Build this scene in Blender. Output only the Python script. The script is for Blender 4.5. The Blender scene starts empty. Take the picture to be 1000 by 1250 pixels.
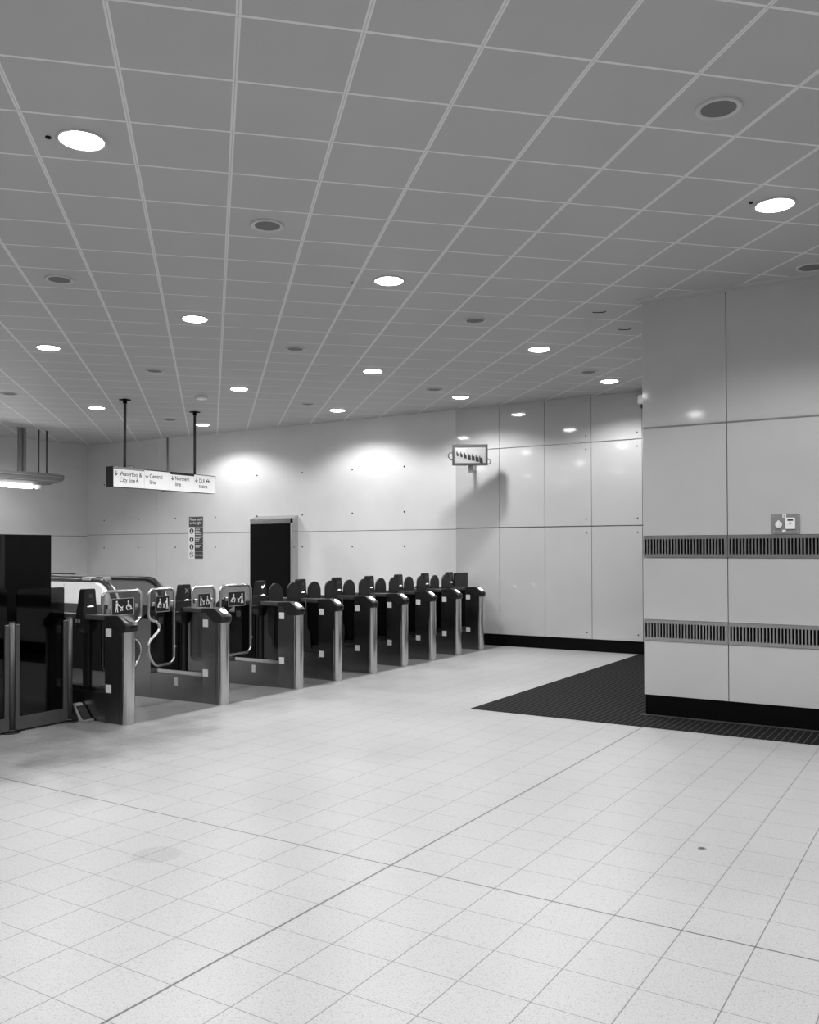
import bpy, math, random
from mathutils import Vector, Matrix
random.seed(4)
SC = bpy.context.scene
COL = SC.collection

# ------------------------------------------------------------------ camera, world, exposure
cam_d = bpy.data.cameras.new('camera')
cam = bpy.data.objects.new('camera', cam_d); COL.objects.link(cam)
F_PX, CX, CY = 1085.6, 501.44, 652.41
R_ = Vector((0.84675, 0.53199, -0.002145)); U_ = Vector((0.01069, -0.012984, 0.999859)); F_ = Vector((-0.531884, 0.846653, 0.016681))
m = Matrix((R_, U_, -F_)).transposed().to_4x4()
m.translation = Vector((0, 0, 1.7))
cam.matrix_world = m
cam_d.sensor_fit = 'VERTICAL'; cam_d.sensor_height = 24.0
cam_d.lens = F_PX / 1250 * 24.0
cam_d.shift_x = (500 - CX) / 1250.0
cam_d.shift_y = (CY - 625) / 1250.0
cam_d.clip_end = 100
SC.camera = cam
w = bpy.data.worlds.new('world'); SC.world = w; w.use_nodes = True
w.node_tree.nodes['Background'].inputs[0].default_value = (.5, .5, .5, 1)
w.node_tree.nodes['Background'].inputs[1].default_value = 0.0
SC.view_settings.view_transform = 'Standard'; SC.view_settings.look = 'None'
SC.view_settings.gamma = 1.0; SC.view_settings.use_curve_mapping = False
SC.view_settings.exposure = 0.0
LAMP_W = 203.0
LAMP_SPREAD = 2.58
CEIL = 4.24

# ------------------------------------------------------------------ materials
def node_mat(name):
    mt = bpy.data.materials.new(name); mt.use_nodes = True
    nt = mt.node_tree
    return mt, nt, nt.nodes['Principled BSDF']
def mat(name, g, rough=.5, metal=0, noise=0, nscale=6, emit=0, spec=.5, bump=0, bscale=200, coat=0):
    mt, nt, p = node_mat(name)
    p.inputs['Base Color'].default_value = (g, g, g, 1)
    p.inputs['Roughness'].default_value = rough
    p.inputs['Metallic'].default_value = metal
    p.inputs['Specular IOR Level'].default_value = spec
    p.inputs['Coat Weight'].default_value = coat
    tc = nt.nodes.new('ShaderNodeTexCoord')
    if noise:
        n = nt.nodes.new('ShaderNodeTexNoise'); n.inputs['Scale'].default_value = nscale; n.inputs['Detail'].default_value = 4
        mr = nt.nodes.new('ShaderNodeMapRange'); mr.inputs[1].default_value = .25; mr.inputs[2].default_value = .75
        mr.inputs[3].default_value = g * (1 - noise); mr.inputs[4].default_value = g * (1 + noise)
        nt.links.new(tc.outputs['Object'], n.inputs['Vector']); nt.links.new(n.outputs[0], mr.inputs[0]); nt.links.new(mr.outputs[0], p.inputs['Base Color'])
    if bump:
        n = nt.nodes.new('ShaderNodeTexNoise'); n.inputs['Scale'].default_value = bscale
        b = nt.nodes.new('ShaderNodeBump'); b.inputs['Strength'].default_value = bump; b.inputs['Distance'].default_value = .01
        nt.links.new(tc.outputs['Object'], n.inputs['Vector']); nt.links.new(n.outputs[0], b.inputs['Height']); nt.links.new(b.outputs[0], p.inputs['Normal'])
    if emit:
        p.inputs['Emission Color'].default_value = (1, 1, 1, 1); p.inputs['Emission Strength'].default_value = emit
    return mt
def brushed(name, g, rough, vertical=True):
    mt, nt, p = node_mat(name)
    p.inputs['Metallic'].default_value = 1; p.inputs['Roughness'].default_value = rough
    tc = nt.nodes.new('ShaderNodeTexCoord'); mp = nt.nodes.new('ShaderNodeMapping')
    mp.inputs['Scale'].default_value = (120, 120, 1.5) if vertical else (2, 2, 160)
    n = nt.nodes.new('ShaderNodeTexNoise'); n.inputs['Scale'].default_value = 3; n.inputs['Detail'].default_value = 3
    mr = nt.nodes.new('ShaderNodeMapRange'); mr.inputs[1].default_value = .3; mr.inputs[2].default_value = .7
    mr.inputs[3].default_value = g * .85; mr.inputs[4].default_value = g * 1.12
    nt.links.new(tc.outputs['Object'], mp.inputs[0]); nt.links.new(mp.outputs[0], n.inputs['Vector'])
    nt.links.new(n.outputs[0], mr.inputs[0]); nt.links.new(mr.outputs[0], p.inputs['Base Color'])
    return mt
def glass(name, tint, gloss):
    mt = bpy.data.materials.new(name); mt.use_nodes = True; nt = mt.node_tree; nt.nodes.clear()
    out = nt.nodes.new('ShaderNodeOutputMaterial'); mx = nt.nodes.new('ShaderNodeMixShader'); mx.inputs[0].default_value = gloss
    t = nt.nodes.new('ShaderNodeBsdfTransparent'); t.inputs[0].default_value = (tint, tint, tint, 1)
    g = nt.nodes.new('ShaderNodeBsdfGlossy'); g.inputs['Roughness'].default_value = .03; g.inputs[0].default_value = (.9, .9, .9, 1)
    nt.links.new(t.outputs[0], mx.inputs[1]); nt.links.new(g.outputs[0], mx.inputs[2]); nt.links.new(mx.outputs[0], out.inputs[0])
    return mt
M = dict(
    concrete=mat('pale_concrete', .62, .6, noise=.05, nscale=1.6, bump=.05, bscale=60),
    lacquer=mat('pale_lacquered_panel', .48, .06, noise=.02, nscale=2, spec=.9),
    pillar=mat('pillar_panel', .48, .07, noise=.03, nscale=2.5, spec=.9),
    shell=mat('plain_wall', .22, .6, noise=.05),
    gap=mat('joint_black', .003, .6, noise=.2, spec=.1),
    chrome_joint=mat('joint_metal', .5, .22, 1, noise=.1),
    plinth=mat('plinth_black', .002, .5, noise=.2, spec=.08),
    steel=brushed('brushed_steel', .25, .27),
    steel_bright=brushed('bright_brushed_steel', .60, .2),
    steel_dark=brushed('dark_brushed_steel', .17, .36),
    tube=mat('satin_tube', .62, .25, 1, noise=.05),
    grille=brushed('grille_steel', .50, .30, False),
    black=mat('black_plastic', .012, .35, noise=.2, spec=.4),
    blackm=mat('black_matt', .004, .6, noise=.2, spec=.08),
    rubber=mat('dark_paddle', .014, .45, noise=.15, spec=.35),
    sticker=mat('pale_sticker', .62, .5, noise=.04),
    white=mat('white_enamel', .8, .35, noise=.02),
    grey=mat('grey_enamel', .22, .4, noise=.05),
    midgrey=mat('mid_grey_enamel', .34, .4, noise=.05),
    darkgrey=mat('dark_grey_enamel', .05, .4, noise=.1),
    postgrey=mat('fence_post_grey', .075, .4, noise=.1, metal=.3),
    alu=mat('aluminium', .45, .35, 1, noise=.05),
    aludark=mat('canopy_grey_metal', .2, .5, .2, noise=.05),
    diffuser=mat('lamp_diffuser', .9, .5, emit=32, noise=.01),
    tubelight=mat('fluorescent_tube', .9, .5, emit=30, noise=.01),
    reader=mat('lit_reader', .9, .3, emit=1.6, noise=.01),
    signface=mat('sign_face', .85, .4, emit=.25, noise=.01),
    screen_light=mat('screen_light', .22, .3, emit=.12, noise=.01),
    screen_mid=mat('screen_mid', .3, .3, emit=.06, noise=.01),
    screen_dark=mat('screen_dark', .02, .3, noise=.01),
    leafglass=glass('clear_paddle_glass', .62, .06),
    panelglass=glass('smoked_window_pane', .36, .03),
    fenceglass=glass('smoked_glass', .20, .03),
    cabglass=mat('black_cabinet_glass', .002, .04, noise=.1, spec=.12),
    ink=mat('black_ink', .02, .5, noise=.05),
    trim=mat('soffit_trim', .45, .5, noise=.04),
    mesh=mat('speaker_mesh', .14, .7, noise=.15, nscale=220),
    rim=mat('speaker_rim', .5, .5, noise=.02),
)

def floor_material():
    mt, nt, p = node_mat('terrazzo_floor'); N = nt.nodes.new; L = nt.links.new
    tc = N('ShaderNodeTexCoord'); sx = N('ShaderNodeSeparateXYZ'); L(tc.outputs['Object'], sx.inputs[0])
    def mth(op, a, b=None, c=None):
        n = N('ShaderNodeMath'); n.operation = op
        for i, v in enumerate((a, b, c)):
            if v is None: continue
            if isinstance(v, (int, float)): n.inputs[i].default_value = v
            else: L(v, n.inputs[i])
        return n.outputs[0]
    S = .3105
    def line(coord, off, width):
        q = mth('DIVIDE', mth('SUBTRACT', coord, off), S)
        fr = mth('ABSOLUTE', mth('SUBTRACT', q, mth('ROUND', q)))
        return mth('LESS_THAN', mth('MULTIPLY', fr, S), width)
    def single(coord, off, width): return mth('LESS_THAN', mth('ABSOLUTE', mth('SUBTRACT', coord, off)), width)
    X, Y = sx.outputs[0], sx.outputs[1]
    thin = mth('MAXIMUM', line(X, -2.655, .0026), line(Y, 4.02, .0020))
    thick = mth('MAXIMUM', single(X, -2.655, .0068), single(Y, 4.02, .0052))
    # tone: large stains + speckle
    n1 = N('ShaderNodeTexNoise'); n1.inputs['Scale'].default_value = .9; n1.inputs['Detail'].default_value = 6; L(tc.outputs['Object'], n1.inputs['Vector'])
    n2 = N('ShaderNodeTexNoise'); n2.inputs['Scale'].default_value = 150; n2.inputs['Detail'].default_value = 2; L(tc.outputs['Object'], n2.inputs['Vector'])
    v = N('ShaderNodeTexVoronoi'); v.inputs['Scale'].default_value = 190; L(tc.outputs['Object'], v.inputs['Vector'])
    base = mth('MULTIPLY_ADD', n1.outputs[0], .10, .34)
    base = mth('ADD', base, mth('MULTIPLY', mth('SUBTRACT', n2.outputs[0], .5), .22))
    sv = N('ShaderNodeSeparateColor'); L(v.outputs['Color'], sv.inputs[0])
    dark = mth('GREATER_THAN', sv.outputs[0], .90)
    base = mth('SUBTRACT', base, mth('MULTIPLY', dark, .08))
    # faint smudge beside the long joint
    dx = mth('SUBTRACT', X, -3.86); dy = mth('SUBTRACT', Y, 3.47)
    d2 = mth('ADD', mth('MULTIPLY', dx, dx), mth('MULTIPLY', dy, dy))
    sm = mth('MULTIPLY', mth('LESS_THAN', mth('ADD', d2, mth('MULTIPLY', n2.outputs[0], .02)), .028), .05)
    base = mth('SUBTRACT', base, sm)
    # shade and dirt painted into the floor as mottled darkening before the nearest gate
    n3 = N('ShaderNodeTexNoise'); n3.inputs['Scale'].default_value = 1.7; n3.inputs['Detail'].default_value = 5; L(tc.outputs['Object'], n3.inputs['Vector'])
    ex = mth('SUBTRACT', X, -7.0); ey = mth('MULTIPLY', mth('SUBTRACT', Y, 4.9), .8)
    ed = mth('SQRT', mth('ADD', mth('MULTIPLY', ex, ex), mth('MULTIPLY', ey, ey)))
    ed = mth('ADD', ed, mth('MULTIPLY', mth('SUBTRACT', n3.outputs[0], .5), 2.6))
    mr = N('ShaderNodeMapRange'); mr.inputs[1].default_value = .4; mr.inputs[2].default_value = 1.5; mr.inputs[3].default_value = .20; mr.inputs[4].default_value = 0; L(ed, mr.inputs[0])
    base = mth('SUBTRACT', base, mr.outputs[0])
    # darker dotted paving in the gate aisles
    zone = mth('MULTIPLY', mth('MULTIPLY', mth('LESS_THAN', X, -6.93), mth('GREATER_THAN', X, -8.9)), mth('GREATER_THAN', Y, 5.9))
    vd = N('ShaderNodeTexVoronoi'); vd.inputs['Scale'].default_value = 22; vd.inputs['Randomness'].default_value = 0; L(tc.outputs['Object'], vd.inputs['Vector'])
    dots = mth('LESS_THAN', vd.outputs['Distance'], .28)
    zcol = mth('MULTIPLY_ADD', dots, .06, .17)
    base = mth('ADD', mth('MULTIPLY', base, mth('SUBTRACT', 1, zone)), mth('MULTIPLY', zcol, zone))
    base = mth('MULTIPLY', base, mth('SUBTRACT', 1, mth('MULTIPLY', thin, .6)))
    base = mth('MULTIPLY', base, mth('SUBTRACT', 1, mth('MULTIPLY', thick, .68)))
    L(base, p.inputs['Base Color'])
    rg = mth('MULTIPLY_ADD', n1.outputs[0], .18, .26); L(rg, p.inputs['Roughness'])
    p.inputs['Specular IOR Level'].default_value = .45
    b = N('ShaderNodeBump'); b.inputs['Strength'].default_value = .25; b.inputs['Distance'].default_value = .004
    h = mth('MULTIPLY', mth('MAXIMUM', thin, thick), -1.0); h = mth('ADD', h, mth('MULTIPLY', n2.outputs[0], .05)); h = mth('ADD', h, mth('MULTIPLY', mth('MULTIPLY', dots, zone), .6))
    L(h, b.inputs['Height']); L(b.outputs[0], p.inputs['Normal'])
    return mt
GA, GS, GOX, GOY = .78141, .6058, .1209, 4.2655
ca_, sa_ = math.cos(GA), math.sin(GA)
def cell(j, i):                      # centre of a ceiling tile
    x = GOX + j * GS; y = GOY + i * GS
    return (x * ca_ - y * sa_, x * sa_ + y * ca_)
def ceiling_material():
    mt, nt, p = node_mat('perforated_ceiling_tiles'); N = nt.nodes.new; L = nt.links.new
    tc = N('ShaderNodeTexCoord'); mp = N('ShaderNodeMapping'); mp.vector_type = 'POINT'
    mp.inputs['Rotation'].default_value = (0, 0, -GA); L(tc.outputs['Object'], mp.inputs[0])
    sx = N('ShaderNodeSeparateXYZ'); L(mp.outputs[0], sx.inputs[0])
    def mth(op, a, b=None, c=None):
        n = N('ShaderNodeMath'); n.operation = op
        for i, v in enumerate((a, b, c)):
            if v is None: continue
            if isinstance(v, (int, float)): n.inputs[i].default_value = v
            else: L(v, n.inputs[i])
        return n.outputs[0]
    def dist(c, off):
        q = mth('DIVIDE', mth('SUBTRACT', c, off), GS)
        return mth('MULTIPLY', mth('ABSOLUTE', mth('SUBTRACT', q, mth('ROUND', q))), GS)
    dA = dist(sx.outputs[0], GOX); dB = dist(sx.outputs[1], GOY)
    lA = mth('LESS_THAN', dA, .0135); lB = mth('LESS_THAN', dB, .0105)
    mid = mth('MULTIPLY', mth('LESS_THAN', dA, .002), .35)
    edge = mth('MULTIPLY', mth('MULTIPLY', mth('LESS_THAN', dB, .0135), mth('SUBTRACT', 1, lB)), .25)
    line = mth('MAXIMUM', lA, lB)
    n1 = N('ShaderNodeTexNoise'); n1.inputs['Scale'].default_value = 1.5; n1.inputs['Detail'].default_value = 5; L(tc.outputs['Object'], n1.inputs['Vector'])
    v = N('ShaderNodeTexVoronoi'); v.inputs['Scale'].default_value = 120; v.inputs['Randomness'].default_value = 0; L(mp.outputs[0], v.inputs['Vector'])
    perf = mth('LESS_THAN', v.outputs['Distance'], .25)
    tile = mth('SUBTRACT', mth('MULTIPLY_ADD', n1.outputs[0], .05, .395), mth('MULTIPLY', perf, .10))
    col = mth('ADD', mth('MULTIPLY', tile, mth('SUBTRACT', 1, line)), mth('MULTIPLY', .69, line))
    col = mth('MULTIPLY', col, mth('SUBTRACT', 1, mid)); col = mth('MULTIPLY', col, mth('SUBTRACT', 1, edge))
    L(col, p.inputs['Base Color']); p.inputs['Roughness'].default_value = .6
    b = N('ShaderNodeBump'); b.inputs['Strength'].default_value = .3; b.inputs['Distance'].default_value = .004
    L(line, b.inputs['Height']); L(b.outputs[0], p.inputs['Normal'])
    return mt
def matting_material():
    mt, nt, p = node_mat('ribbed_entrance_matting'); N = nt.nodes.new; L = nt.links.new
    tc = N('ShaderNodeTexCoord'); sx = N('ShaderNodeSeparateXYZ'); L(tc.outputs['Object'], sx.inputs[0])
    def mth(op, a, b=None):
        n = N('ShaderNodeMath'); n.operation = op
        for i, v in enumerate((a, b)):
            if v is None: continue
            if isinstance(v, (int, float)): n.inputs[i].default_value = v
            else: L(v, n.inputs[i])
        return n.outputs[0]
    def ln(c, s, wd):
        q = mth('DIVIDE', c, s); return mth('LESS_THAN', mth('ABSOLUTE', mth('SUBTRACT', q, mth('ROUND', q))), wd)
    bars = ln(sx.outputs[0], .062, .07); ribs = ln(sx.outputs[1], .1, .03)
    c = mth('ADD', mth('MULTIPLY', bars, .05), .008); c = mth('ADD', c, mth('MULTIPLY', ribs, .02))
    L(c, p.inputs['Base Color']); p.inputs['Roughness'].default_value = .9; p.inputs['Specular IOR Level'].default_value = .08
    return mt
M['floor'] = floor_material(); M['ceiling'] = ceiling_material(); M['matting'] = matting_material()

# ------------------------------------------------------------------ mesh builder
class MB:
    def __init__(s): s.v = []; s.f = []; s.sm = []
    def add(s, vs, fs, smooth=False):
        o = len(s.v); s.v += [tuple(q) for q in vs]; s.f += [tuple(i + o for i in q) for q in fs]; s.sm += [smooth] * len(fs); return s
    def box(s, x0, x1, y0, y1, z0, z1, bev=0):
        if bev <= 0:
            return s.add([(x0, y0, z0), (x1, y0, z0), (x1, y1, z0), (x0, y1, z0), (x0, y0, z1), (x1, y0, z1), (x1, y1, z1), (x0, y1, z1)],
                         [(0, 3, 2, 1), (4, 5, 6, 7), (0, 1, 5, 4), (1, 2, 6, 5), (2, 3, 7, 6), (3, 0, 4, 7)])
        b = bev                                              # chamfered box
        pts = []
        for z, i in ((z0, b), (z0 + b, 0), (z1 - b, 0), (z1, b)):
            pts.append([(x0 + i + (b if not i else 0), y0 + i, z), (x1 - i - (b if not i else 0), y0 + i, z), (x1 - i, y0 + i + (b if not i else 0), z), (x1 - i, y1 - i - (b if not i else 0), z),
                        (x1 - i - (b if not i else 0), y1 - i, z), (x0 + i + (b if not i else 0), y1 - i, z), (x0 + i, y1 - i - (b if not i else 0), z), (x0 + i, y0 + i + (b if not i else 0), z)])
        return s.loft(pts, smooth=False)
    def loft(s, rings, smooth=True, cap=True, closed=True):
        n = len(rings[0]); vs = [p for r in rings for p in r]; fs = []
        for k in range(len(rings) - 1):
            for i in range(n if closed else n - 1):
                a = k * n + i; b = k * n + (i + 1) % n
                fs.append((a, b, b + n, a + n))
        s.add(vs, fs, smooth)
        if cap and closed:
            o = len(s.v) - len(vs)
            s.f.append(tuple(o + i for i in reversed(range(n)))); s.sm.append(False)
            s.f.append(tuple(o + (len(rings) - 1) * n + i for i in range(n))); s.sm.append(False)
        return s
    def prism(s, poly, axis, a, b, smooth=False):            # poly in the two other axes, in order
        def P(p, t):
            return {'x': (t, p[0], p[1]), 'y': (p[0], t, p[1]), 'z': (p[0], p[1], t)}[axis]
        n = len(poly); vs = [P(p, a) for p in poly] + [P(p, b) for p in poly]
        s.add(vs, [(i, (i + 1) % n, (i + 1) % n + n, i + n) for i in range(n)], smooth)
        s.add(vs, [tuple(reversed(range(n))), tuple(range(n, 2 * n))], False); return s
    def cyl(s, c, r, h, axis='z', n=24, r2=None, smooth=True):
        r2 = r if r2 is None else r2; rings = []
        for t, rr in ((0, r), (h, r2)):
            ring = []
            for i in range(n):
                a = 2 * math.pi * i / n; u, v = rr * math.cos(a), rr * math.sin(a)
                ring.append({'z': (c[0] + u, c[1] + v, c[2] + t), 'y': (c[0] + u, c[1] + t, c[2] + v), 'x': (c[0] + t, c[1] + u, c[2] + v)}[axis])
            rings.append(ring)
        return s.loft(rings, smooth)
    def tube(s, pts, r, n=10, closed=False):
        P = [Vector(p) for p in pts]; rings = []; L = len(P); nrm = None
        for k in range(L):
            if closed: t = (P[(k + 1) % L] - P[k - 1]).normalized()
            else: t = (P[min(k + 1, L - 1)] - P[max(k - 1, 0)]).normalized()
            if nrm is None:
                nrm = t.orthogonal().normalized()
            nrm = (nrm - t * nrm.dot(t)).normalized(); b = t.cross(nrm)
            rings.append([tuple(P[k] + nrm * r * math.cos(2 * math.pi * i / n) + b * r * math.sin(2 * math.pi * i / n)) for i in range(n)])
        if closed: rings.append(rings[0])
        return s.loft(rings, True, cap=not closed)
    def disc(s, c, r, axis='z', n=24, ry=None):
        ry = ry or r; ring = []
        for i in range(n):
            a = 2 * math.pi * i / n; u, v = r * math.cos(a), ry * math.sin(a)
            ring.append({'z': (c[0] + u, c[1] + v, c[2]), 'y': (c[0] + u, c[1], c[2] + v), 'x': (c[0], c[1] + u, c[2] + v)}[axis])
        return s.add(ring, [tuple(range(n))])
    def frame2d(s, origin, xd, yd, polys, t=.0015):          # flat shapes with a little thickness on a plane
        o = Vector(origin); xd = Vector(xd).normalized(); yd = Vector(yd).normalized(); nn = xd.cross(yd)
        for poly in polys:
            n = len(poly); a = [o + xd * p[0] + yd * p[1] for p in poly]; b = [q + nn * t for q in a]
            s.add([tuple(q) for q in a + b], [tuple(range(n, 2 * n))] + [(i, (i + 1) % n, (i + 1) % n + n, i + n) for i in range(n)])
        return s
    def text(s, txt, size, origin, xd, yd, width=None, t=.001):
        cu = bpy.data.curves.new('t', 'FONT'); cu.body = txt; cu.size = size; cu.resolution_u = 3; cu.offset = size * .012
        ob = bpy.data.objects.new('t', cu); COL.objects.link(ob)
        dg = bpy.context.evaluated_depsgraph_get(); dg.update()
        me = bpy.data.meshes.new_from_object(ob.evaluated_get(dg))
        o = Vector(origin); xd = Vector(xd).normalized(); yd = Vector(yd).normalized(); nn = xd.cross(yd)
        sc = 1.0
        if width and me.vertices:
            sc = width / max(v.co.x for v in me.vertices)
        s.add([tuple(o + xd * v.co.x * sc + yd * v.co.y + nn * t) for v in me.vertices], [tuple(p.vertices) for p in me.polygons])
        bpy.data.objects.remove(ob); bpy.data.curves.remove(cu); bpy.data.meshes.remove(me)
        return s
    def build(s, name, material, parent=None, label=None, kind=None):
        me = bpy.data.meshes.new(name); me.from_pydata(s.v, [], s.f); me.validate(); 
        for p, q in zip(me.polygons, s.sm): p.use_smooth = q
        me.materials.append(M[material] if isinstance(material, str) else material)
        ob = bpy.data.objects.new(name, me); COL.objects.link(ob)
        if parent is not None: ob.parent = parent
        if label: ob['label'] = label
        if kind: ob['kind'] = kind
        import bmesh
        bm = bmesh.new(); bm.from_mesh(me); bmesh.ops.recalc_face_normals(bm, faces=bm.faces); bm.to_mesh(me); bm.free()
        return ob
def thing(name, label, cat, loc=(0, 0, 0), rz=0, group=None):
    o = bpy.data.objects.new(name, None); COL.objects.link(o); o.empty_display_size = .1
    o.location = loc; o.rotation_euler = (0, 0, rz); o['label'] = label; o['category'] = cat
    if group: o['group'] = group
    return o
def tag(o, label, cat, group=None):
    o['label'] = label; o['category'] = cat
    if group: o['group'] = group
    return o
def copy_tree(o, parent=None):
    c = o.copy(); COL.objects.link(c)
    if parent is not None: c.parent = parent
    for ch in list(o.children):
        if ch.parent == o and not ch.get('_skip'): copy_tree(ch, c)
    return c
def arc(cx, cy, r, a0, a1, n, ry=None):
    ry = ry or r
    return [(cx + r * math.cos(math.radians(a0 + (a1 - a0) * i / n)), cy + ry * math.sin(math.radians(a0 + (a1 - a0) * i / n))) for i in range(n + 1)]
def rrect(x0, x1, y0, y1, r, n=5):
    return arc(x1 - r, y1 - r, r, 0, 90, n) + arc(x0 + r, y1 - r, r, 90, 180, n) + arc(x0 + r, y0 + r, r, 180, 270, n) + arc(x1 - r, y0 + r, r, 270, 360, n)

# ------------------------------------------------------------------ the room
XL, XR, YB, YF = -18.16, 8.0, 14.12, -9.0
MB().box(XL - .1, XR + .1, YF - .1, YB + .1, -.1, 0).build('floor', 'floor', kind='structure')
MB().box(XL - .1, XR + .1, YF - .1, YB + .1, CEIL, CEIL + .1).build('ceiling', 'ceiling', kind='structure')
# concrete wall at the far left of the gates
XS = -7.885
wl = MB()
for x0, x1 in ((XL, -15.725), (-15.719, -11.9), (-11.8985, XS)):
    for z0, z1 in ((0, 2.058), (2.068, CEIL)): wl.box(x0, x1, YB, YB + .06, z0, z1)
wl = wl.build('wall_back_left', 'concrete', kind='structure')
MB().box(XL - .1, XS, YB + .055, YB + .1, 0, CEIL).build('joint_backing', 'gap', wl)
ties = MB()
for x in (-17.54, -16.34, -15.12, -13.89, -12.69, -11.47, -10.22, -9.01):
    for z in (1.755, 2.405, 3.26): ties.cyl((x, YB - .001, z), .018, .01, 'y', 10)
ties.build('tie_hole', 'gap', wl, kind='stuff')
wlf = MB()
for z0, z1 in ((0, 2.03), (2.04, CEIL)):
    for y0, y1 in ((YF, 2.0), (2.006, 8.2), (8.206, YB)): wlf.box(XL - .06, XL, y0, y1, z0, z1)
wlf = wlf.build('wall_left', 'concrete', kind='structure')
MB().box(XL - .1, XL - .055, YF, YB, 0, CEIL).build('joint_backing', 'gap', wlf)
# glossy panelled wall
wr = MB(); PX = (XS, -7.01, -6.148, -5.309, -4.45, -3.59, -2.73, -1.87)
PZ = (.207, 2.078, 3.475, CEIL)
for i in range(len(PX) - 1):
    for j in range(3):
        g = .004; wr.box(PX[i] + (g if i else 0), PX[i + 1] - g, YB - .02, YB + .04, PZ[j] + (.009 if j else 0), PZ[j + 1] - (.009 if j < 2 else 0))
wr.box(PX[-1], XR, YB - .02, YB + .04, .207, CEIL)
wr = wr.build('wall_back_right', 'lacquer', kind='structure')
MB().box(XS, XR, YB - .004, YB + .09, 0, CEIL).build('joint_backing', 'gap', wr)
rl = MB()
for z in (2.078, 3.475): rl.box(XS, -1.9, YB - .016, YB, z - .0085, z + .0085)
rl.build('joint_strip', 'chrome_joint', wr)
sc = MB()
for x in (-5.40, -4.53):
    for z in (4.17, 3.585, 3.36, 2.195, 1.965, .31): sc.cyl((x, YB - .026, z), .013, .01, 'y', 12)
sc.build('panel_fixing', 'darkgrey', wr, kind='stuff')
MB().box(XS, XR, YB - .014, YB + .02, 0, .207).build('baseboard_back', 'plinth', kind='structure')
# pillar block clad in panels
PY = 9.01; PL = -2.835; PD = 12.4; PR = 3.5
pil = MB(); xs = (PL, -2.001, -.62, .76, 2.14, PR); zs = ((.213, .762), (.98, 1.608), (1.834, 2.935), (2.947, 4.235))
for i in range(len(xs) - 1):
    for z0, z1 in zs:
        pil.box(xs[i] + (.004 if i else 0), xs[i + 1] - (.004 if i < len(xs) - 2 else 0), PY, PY + .03, z0, z1)
for z0, z1 in ((.213, 2.935), (2.947, 4.235)):                       # sides
    for y0, y1 in ((PY + .031, PY + 1.1), (PY + 1.108, PY + 2.2), (PY + 2.208, PD)):
        pil.box(PL, PL + .03, y0, y1, z0, z1); pil.box(PR - .03, PR, y0, y1, z0, z1)
pil.box(PL, PR, PD - .03, PD, .213, 4.235)
pil = pil.build('wall_pillar', 'pillar', kind='structure')
MB().box(PL + .022, PR - .022, PY + .022, PD - .022, .0, CEIL).build('joint_backing', 'gap', pil)
MB().box(PL - .0, PR, PY - .012, PY + .03, 2.9355, 2.9465).build('joint_strip', 'grey', pil)
MB().box(PL + .012, PR - .012, PY + .008, PD - .012, 0, .213).build('baseboard_pillar', 'plinth', kind='structure')
MB().box(PL - .03, PR + .03, PY - .045, PY + .008, 0.006, .011).build('trim_1', 'postgrey', kind='structure')
MB().box(PL - .03, PR, PY - .13, PY + .001, CEIL - .004, CEIL - .0).box(PL - .03, PR, PY - .028, PY + .001, CEIL - .022, CEIL - .002).build('trim_2', 'trim', kind='structure')
# dark entrance matting (L-shaped) with its metal edge
mm = MB().box(-4.515, 4.5, 8.385, PY - .0, -.01, .006).box(-4.515, PL, PY, YB - .014, -.01, .006)
tag(mm.build('entrance_matting', 'matting'), 'large dark ribbed entrance mat in the floor beside the panelled pillar', 'mat')
# room shell out of the picture
MB().box(XR, XR + .1, YF, YB, 0, CEIL).build('wall_right', 'shell', kind='structure')
MB().box(XL, XR, YF - .1, YF, 0, CEIL).build('wall_front', 'shell', kind='structure')

# ------------------------------------------------------------------ ceiling downlights and loudspeakers
def make_downlight():
    t = thing('downlight', '', 'ceiling light')
    ring = MB()
    prof = [(.150, 0), (.152, -.004), (.138, -.010), (.132, -.008), (.128, 0)]
    rings = [[(r_ * math.cos(a), r_ * math.sin(a), z) for a in [2 * math.pi * i / 40 for i in range(40)]] for r_, z in prof]
    ring.loft(rings, True, cap=False).build('trim_ring', 'rim', t)
    dome = [[(r_ * math.cos(a), r_ * math.sin(a), z) for a in [2 * math.pi * i / 32 for i in range(32)]] for r_, z in ((.130, -.004), (.118, -.012), (.09, -.018), (.04, -.021))]
    MB().loft(dome, True).build('diffuser', 'diffuser', t)
    return t
LD = bpy.data.lights.new('downlight_lamp', 'SPOT'); LD.shadow_soft_size = .09; LD.energy = LAMP_W; LD.spot_size = LAMP_SPREAD; LD.spot_blend = .42
def add_lamp(t):
    l = bpy.data.objects.new('lamp', LD); COL.objects.link(l); l.parent = t; l.location = (0, 0, -.045); return l
dl0 = make_downlight(); l0 = add_lamp(dl0)
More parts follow.
